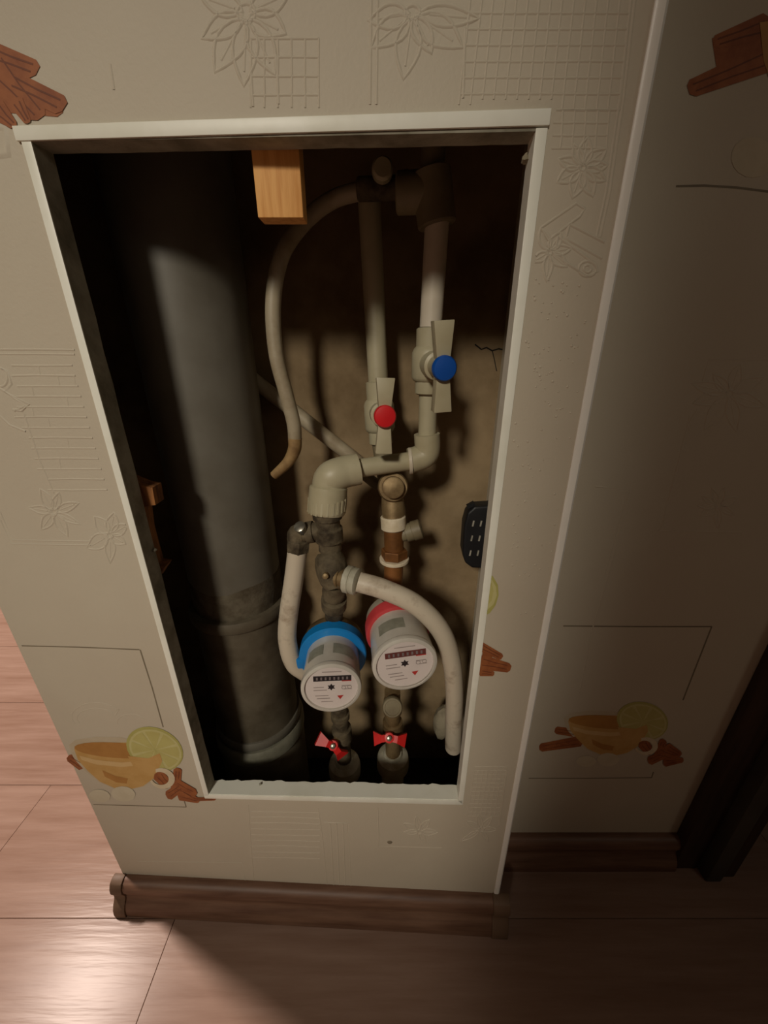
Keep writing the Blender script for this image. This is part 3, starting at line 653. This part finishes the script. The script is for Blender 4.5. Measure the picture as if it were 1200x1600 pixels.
def water_meter(name, ring, dial, label, ringmat, bodymat, cupmat, rr, dr, blue, roll):
    ring, dial = V(ring), V(dial); n = (dial-ring).normalized(); L_ = (dial-ring).length
    side = n.cross(V((0, 0, 1))).normalized()*-1
    side = -side if side.x < 0 else side
    upv = n.cross(side).normalized(); upv = upv if upv.z > 0 else -upv
    cr, sr = math.cos(roll), math.sin(roll); side, upv = side*cr + upv*sr, upv*cr - side*sr
    t = thing(name, ring - n*.03, label, 'water meter')
    MB().lathe(ring - n*.036, n, [(0, .020), (.004, rr*.80), (.012, rr*.94), (.036, rr*.94)], 40).build('meter_body', bodymat, t)
    rg = MB().lathe(ring - n*.011, n, [(0, rr*.96), (.001, rr), (.0150, rr), (.0165, rr*.97), (.0166, rr*.80)], 44).build('seal_ring', ringmat, t)
    if blue:
        m = MB(); c = ring - side*rr*.97 - upv*rr*.2; m.obox(c, side*.0045, upv*.007, n*.006); m.build('seal_tab', ringmat, rg, bevel=.001)
        MB().lathe(c - side*.004 + upv*.004, -side + n*.4, [(0, .0042), (.006, .0042), (.0068, .003)], 14).build('seal_bead', 'nickel', rg)
    cl = L_ - .002
    cupo = MB().lathe(ring + n*.0055, n, [(0, dr*.985), (.004, dr*.985), (cl-.012, dr*1.01), (cl-.0085, dr*1.01)], 44).build('register_cup', cupmat, t)
    # sticker panels on the upper side of the cup
    for s0, s1 in ((.30, .95), (-.85, -.05)) if blue else ((-.15, .75),):
        m = MB(); rows = []
        for f_ in (.30, .78):
            r_ = dr*(.985 + .025*f_) + .0004
            rows.append([ring + n*(.0095 + (cl-.018)*f_) + (side*-math.sin(a_) + upv*math.cos(a_))*r_ for a_ in [s0 + (s1-s0)*i/8 for i in range(9)]])
        m.add(rows[0] + rows[1], [(i, i+1, i+10, i+9) for i in range(8)]); m.build('sticker', 'meter_sticker', cupo)
    MB().lathe(dial - n*.0052, n, [(0, dr*1.03), (.0015, dr*1.045), (.0050, dr*1.02), (.0062, dr*.95), (.0062, dr*.91), (.0030, dr*.90)], 48).build('bezel', 'meter_cup', t)
    f0 = dial - n*.0018
    fc = MB().lathe(f0 - n*.002, n, [(0, dr*.93), (.002, dr*.93)], 48).build('dial_face', 'dial_white', t)
    D = lambda x, y, h=.0002: f0 + side*x*dr + upv*y*dr + n*h
    def flat(name, pts, m_, h=.0003, par=None): mb = MB(); mb.add([D(x, y, h) for x, y in pts], [list(range(len(pts)))]); return mb.build(name, m_, par or fc, smooth=False)
    rect = lambda x0, x1, y0, y1: [(x0, y0), (x1, y0), (x1, y1), (x0, y1)]
    flat('register_window', rect(-.60, .68, .28, .50), 'ink_dark' if blue else 'ink_maroon')
    m = MB()
    for i in range(8):
        x = -.52 + i*.145
        m.add([D(a_, b_, .0005) for a_, b_ in rect(x+.015, x+.075, .33, .45)], [(0, 1, 2, 3)])
    m.build('digit_wheels', 'ink_digit', fc, smooth=False)
    flat('decimal_window', rect(.36, .68, .25, .29), 'ink_red', .0004)
    flat('flow_star', [((.145 if i % 2 else .08)*math.cos(math.pi*i/6), .02 + (.145 if i % 2 else .08)*math.sin(math.pi*i/6)) for i in range(12)], 'ink_dark')
    flat('red_pointer', [(.20, -.36), (.42, -.34), (.30, -.52)], 'ink_red')
    m = MB()
    for (x0, x1, y) in ((-.6, -.25, .02), (-.6, -.15, -.10), (-.55, -.1, -.34), (-.5, -.05, -.46), (-.35, .05, -.60), (.35, .66, .06), (.45, .7, -.08), (-.3, .35, .66)):
        m.add([D(a_, b_, .0003) for a_, b_ in rect(x0, x1, y-.016, y+.016)], [(0, 1, 2, 3)])
    m.build('fine_print', 'ink_grey', fc, smooth=False)
    for cx in (.42, .62):
        m = MB(); pts = [(cx + .075*math.cos(a_*math.pi/8), .12 + .075*math.sin(a_*math.pi/8)) for a_ in range(16)]
        pi_ = [(cx + .055*math.cos(a_*math.pi/8), .12 + .055*math.sin(a_*math.pi/8)) for a_ in range(16)]
        m.add([D(x, y-.12 if cx > .5 else y-.14, .0003) for x, y in pts + pi_], [(i, (i+1) % 16, (i+1) % 16 + 16, i+16) for i in range(16)]); m.build('sub_dial', 'ink_grey', fc, smooth=False)
    MB().lathe(dial - n*.0008, n, [(.0012, dr*.905), (.0030, dr*.80), (.0040, dr*.5), (.0042, .0005)], 48, False).build('clear_cover', 'clear_cover', t)
    return t
water_meter('water_meter', at(520.5, 1022, .366), at(517.5, 1076, .311), 'water meter with a bright blue seal ring, left of the two meters', 'blue_plastic', 'brass', 'meter_cup', .0405, .0318, True, math.radians(-2))
water_meter('water_meter', at(621, 985, .364), at(633, 1039, .309), 'water meter with a red band, right of the two meters', 'red_band', 'meter_body', 'meter_cup', .0375, .0335, False, math.radians(4))

# lower stop cocks
def stopcock(px, tops, Y, label, lever, base, blue):
    t = thing('stop_valve', V(at(*base, Y)), label, 'valve')
    a_, b_ = at(*tops, Y), at(*base, Y); L_ = (b_-a_).length
    MB().lathe(a_, b_-a_, [(0, .0105), (L_*.22, .0105), (L_*.23, .0125), (L_*.30, .0125), (L_*.31, .0105), (L_*.45, .0100), (L_*.46, .0135), (L_*.62, .0140), (L_*.64, .0105), (L_, .0105)], 20).build('valve_body', 'brass' if not blue else 'grimy_brass', t)
    MB().lathe(b_ + V((0, 0, .004)), (0, 0, -1), [(0, .0120), (.004, .0140), (.005, .0175), (.008, .0215), (.014, .0228), (.028, .0228), (.034, .0200), (.036, .0160), (.08, .0160), (max(.09, b_.z - .03), .0160)], 28).build('adaptor', 'grey_fitting', t)
    # butterfly lever: two bent wings on a hub
    (cx, cy), (lx, ly), (rx, ry), Yl = lever
    c, l, r = at(cx, cy, Yl), at(lx, ly, Yl), at(rx, ry, Yl)
    nrm = V((0, -.75, .66))
    m = MB()
    for e_ in (l, r):
        dv = (e_ - c); ln = dv.length; dv.normalize(); s_ = dv.cross(nrm).normalized(); nn = s_.cross(dv).normalized()
        q = lambda h: [c + dv*.002 - s_*.0040 + nn*h, c + dv*ln*.45 - s_*.0042 + nn*(h+.002), c + dv*ln - s_*.0085 + nn*(h-.003), c + dv*ln + s_*.0085 + nn*(h-.003), c + dv*ln*.45 + s_*.0042 + nn*(h+.002), c + dv*.002 + s_*.0040 + nn*h]
        A, B = q(.0036), q(-.0012)
        m.add(A + B, [(0, 1, 4, 5), (1, 2, 3, 4), (11, 10, 7, 6), (10, 9, 8, 7)] + [(i, (i+1) % 6, (i+1) % 6 + 6, i+6) for i in range(6)])
    m.lathe(c - nrm*.006, nrm, [(0, .0065), (.010, .0062), (.0105, .004)], 18)
    m.build('butterfly_lever', 'red_lever', t, angle=30)
    MB().lathe(c + nrm*.004, nrm, [(0, .0036), (.0035, .0036), (.004, .0026)], 6).build('lever_nut', 'nickel', t)
    st = a_ + (b_-a_)*.5; MB().tube([st, c - nrm*.004], .005, 14, smooth=False).build('stem', 'brass', t)
    return t
stopcock(0, (529, 1090), .372, 'stop valve with a slanting red butterfly handle under the blue-ringed meter', ((521, 1164), (497, 1154), (536, 1182), .352), (538, 1188), True)
stopcock(0, (613, 1080), .372, 'stop valve with a level red butterfly handle under the red-banded meter', ((608, 1152), (584, 1154), (634, 1157), .352), (614, 1178), False)
q = at(613, 1104, .352); t = thing('strainer_cap', q, 'round pale cap of the strainer just below the red-banded meter', 'pipe fitting')
dq = V((0, -1, .55)).normalized(); MB().lathe(q - dq*.020, dq, [(0, .0110), (.018, .0110)], 24).build('strainer_arm', 'brass', t)
MB().lathe(q - dq*.002, dq, [(0, .0125), (.005, .0125), (.0065, .0115), (.0066, .0095), (.0060, .0090), (.0060, .0004)], 28).build('cap', 'ppr_dim', t)

# ------------------------------------------------------------------ hot side
t = thing('hot_water_pipe', at(592, 600, .435), 'slightly leaning pale plastic pipe above the red-capped valve', 'pipe')
seg(MB(), at(576, 296, .445), at(591, 597, .435), .0106).build('upper_section', 'ppr', t)
seg(MB(), at(595, 693, .431), at(606, 765, .425), .0100).build('lower_section', 'ppr_dim', t)
ball_valve('ball_valve', at(590, 596, .434), at(595, 694, .430), at(593, 645, .432), at(602, 651, .360),
           'beige plastic ball valve with a round red cap on its winged handle', 'red_cap', 'ppr', .0140, .0104, (.0340, .0350), math.radians(-2))
YH = .405
t = thing('brass_riser', at(614, 965, .385), 'brown brass pipe fittings standing above the red-banded meter', 'pipe fitting')
hq = at(614, 768, YH-.012)
MB().lathe(hq + V((0, .02, 0)), (0, -1, .25), [(0, .0150), (.012, .0165), (.020, .0165), (.022, .0150), (.022, .0120), (.030, .0115), (.031, .0095), (.031, .0004)], 28).build('union_end', 'brass', t)
h0, h1 = at(613, 772, YH), at(615, 812, .398)
MB().lathe(h0, h1-h0, [(0, .0120), (.012, .0130), ((h1-h0).length, .0125)], 20).build('bend', 'brass', t)
collar(MB(), at(614, 806, .398), at(615, 826, .397), .0142).build('teflon_joint', 'teflon', t)
seg(MB(), at(615, 822, .397), at(616, 868, .394), .0112).build('upper_tube', 'copper_brown', t)
collar(MB(), at(616, 858, .394), at(616, 872, .393), .0155, sg=6).build('lock_nut', 'copper_brown', t)
collar(MB(), at(616, 871, .393), at(616, 876, .393), .0172, .0006).build('gasket_ring', 'teflon', t)
seg(MB(), at(616, 874, .393), at(613, 930, .387), .0112).build('lower_tube', 'copper_brown', t)
w0, w1 = at(613, 925, .387), at(612, 968, .384)
MB().lathe(w0, w1-w0, [(0, .0110), (.004, .0150), (.018, .0150), (.019, .0125), ((w1-w0).length, .0125)], 8).build('union_nut', 'grimy_brass', t)
x0, x1 = at(618, 838, .398), at(664, 824, .398)
MB().lathe(x0, x1-x0, [(0, .0085), (.012, .0085), (.0125, .0105), (.020, .0105), (.0205, .0115), (.030, .0115), (.0315, .0095)], 18).build('side_stub', 'ppr_dim', t)

# ------------------------------------------------------------------ hoses
def hose(name, px, r, m_, label, sg=18):
    return tag(MB().tube([at(*p) for p in px], r, sg, 10).build(name, m_), label, 'hose')
t = thing('drain_hose', at(430, 742, .41), 'loose thin grey hose hanging free beside the sewer pipe', 'hose')
pts = [(572, 296, .43), (520, 312, .435), (474, 348, .425), (440, 400, .412), (427, 470, .405), (431, 550, .402), (447, 615, .402), (459, 662, .404), (461, 690, .406)]
MB().tube([at(*p) for p in pts], .0072, 18, 10).build('hose_body', 'hose_grey', t)
pts = [(461, 684, .4055), (460, 702, .406), (450, 722, .407), (428, 743, .409)]
MB().tube([at(*p) for p in pts], [.0073, .0070, .0060, .0048], 18, 8).build('hose_end', 'hose_yellowed', t)
hose('flexible_hose', [(465, 860, .371), (460, 900, .370), (451, 960, .366), (449, 1000, .364), (458, 1034, .364), (474, 1048, .368), (488, 1056, .378)], .0108, 'hose_white', 'rust-spotted white hose curling from the brass tee to the blue-ringed meter')
hose('flexible_hose', [(560, 909, .346), (600, 921, .342), (650, 945, .339), (688, 984, .339), (705, 1030, .343), (710, 1080, .348), (709, 1125, .353), (708, 1168, .358)], .0108, 'hose_white', 'white hose arching over the red-banded meter to the right')
tag(seg(MB(), at(392, 590, .470), at(560, 722, .462), .0084).build('slanting_pipe', 'hose_grey'), 'thin pale pipe slanting across the back wall behind the big elbow', 'pipe')
q0, q1 = at(562, 736, .44), at(592, 760, .44)
tag(collar(MB(), q0, q1, .0065).build('pipe_stub', 'ppr_dim'), 'short pale stub just below the big beige elbow', 'pipe')

# ------------------------------------------------------------------ other things in the hatch
# pine block hanging behind the top trim
wb = MB(); y0 = .3035
a, b = at(403, 340, y0), at(474, 338, y0)
wb.box((a.x, y0, a.z), (b.x, y0 + .015, .90))
tag(wb.build('wooden_block', 'pine', bevel=.0008), 'orange pine block hanging behind the top of the hatch trim', 'wood')
# splintered batten behind the left trim
poly = [(188, 745), (222, 759), (238, 762), (243, 789), (223, 792), (228, 830), (243, 884), (257, 886), (244, 906), (226, 880), (205, 820)]
tag(MB().prism([at(x, y, .312) for x, y in poly], (0, 1, 0), .014).build('wood_batten', 'old_wood', smooth=False), 'splintered brown batten peeping out behind the left hatch trim', 'wood')
# black slotted rubber piece behind the right trim
yb = .425
t = thing('rubber_pad', at(752, 888, yb), 'black rubber piece with rows of slots behind the right hatch trim', 'rubber pad')
out = [(727, 880), (723, 862), (726, 820), (731, 802), (742, 792), (775, 790), (800, 796), (800, 884), (770, 889), (738, 888)]
MB().prism([at(x, y, yb) for x, y in out], (0, 1, 0), .020).build('pad', 'black_rubber', t, bevel=.003, bseg=3)
for x in (737, 749, 761):
    for y in (818, 841, 864):
        c = at(x - (y-841)*.10, y, yb - .0004); MB().obox(c, (.0009, 0, 0), (0, .0008, 0), (.0004, 0, .0036)).build('slot', 'slot_grey', t)
c = at(737, 793, yb); MB().obox(c + V((0, .006, .001)), (.004, 0, .0025), (0, .003, 0), (-.001, 0, .002)).build('clip', 'black_rubber', t)
# pale lump next to the hose end
c = at(689, 1128, .43)
m = MB(); m.lathe(c + V((0, 0, -.03)), (0.1, 0, 1), [(0, .006), (.008, .011), (.022, .015), (.04, .016), (.055, .012), (.062, .004)], 12)
for v in m.v: v += V((random.uniform(-.0015, .0015), random.uniform(-.0015, .0015), random.uniform(-.001, .001)))
tag(m.build('foam_lump', 'pale_foam'), 'pale lump of foam behind the lower end of the right hose', 'foam')

# crumbs of plaster and foam
def crumb(c, r, m_, label):
    c = V(c); m = MB(); m.lathe(c, (0.2, -.1, 1), [(0, r*.5), (r*.5, r), (r*1.1, r*.8), (r*1.6, r*.2)], 7)
    for v in m.v: v += V([random.uniform(-r, r)*.25 for _ in range(3)])
    tag(m.build('plaster_crumb', m_), label, 'crumb')
c = FP.p(-.150, 0, -.011); crumb((c.x, c.y, hb(-.150) + .0013), .0016, 'raw_edge', 'tiny pale crumb lying on the bottom hatch trim')
c = FP.p(HR - .0030, .830, -.010); crumb(c, .0026, 'pale_foam', 'small pale plaster crumb stuck inside the upper right trim corner')
c = FP.p(HL + .0025, .560, -.012); crumb(c, .0022, 'raw_edge', 'small grey crumb stuck halfway up the left hatch trim')
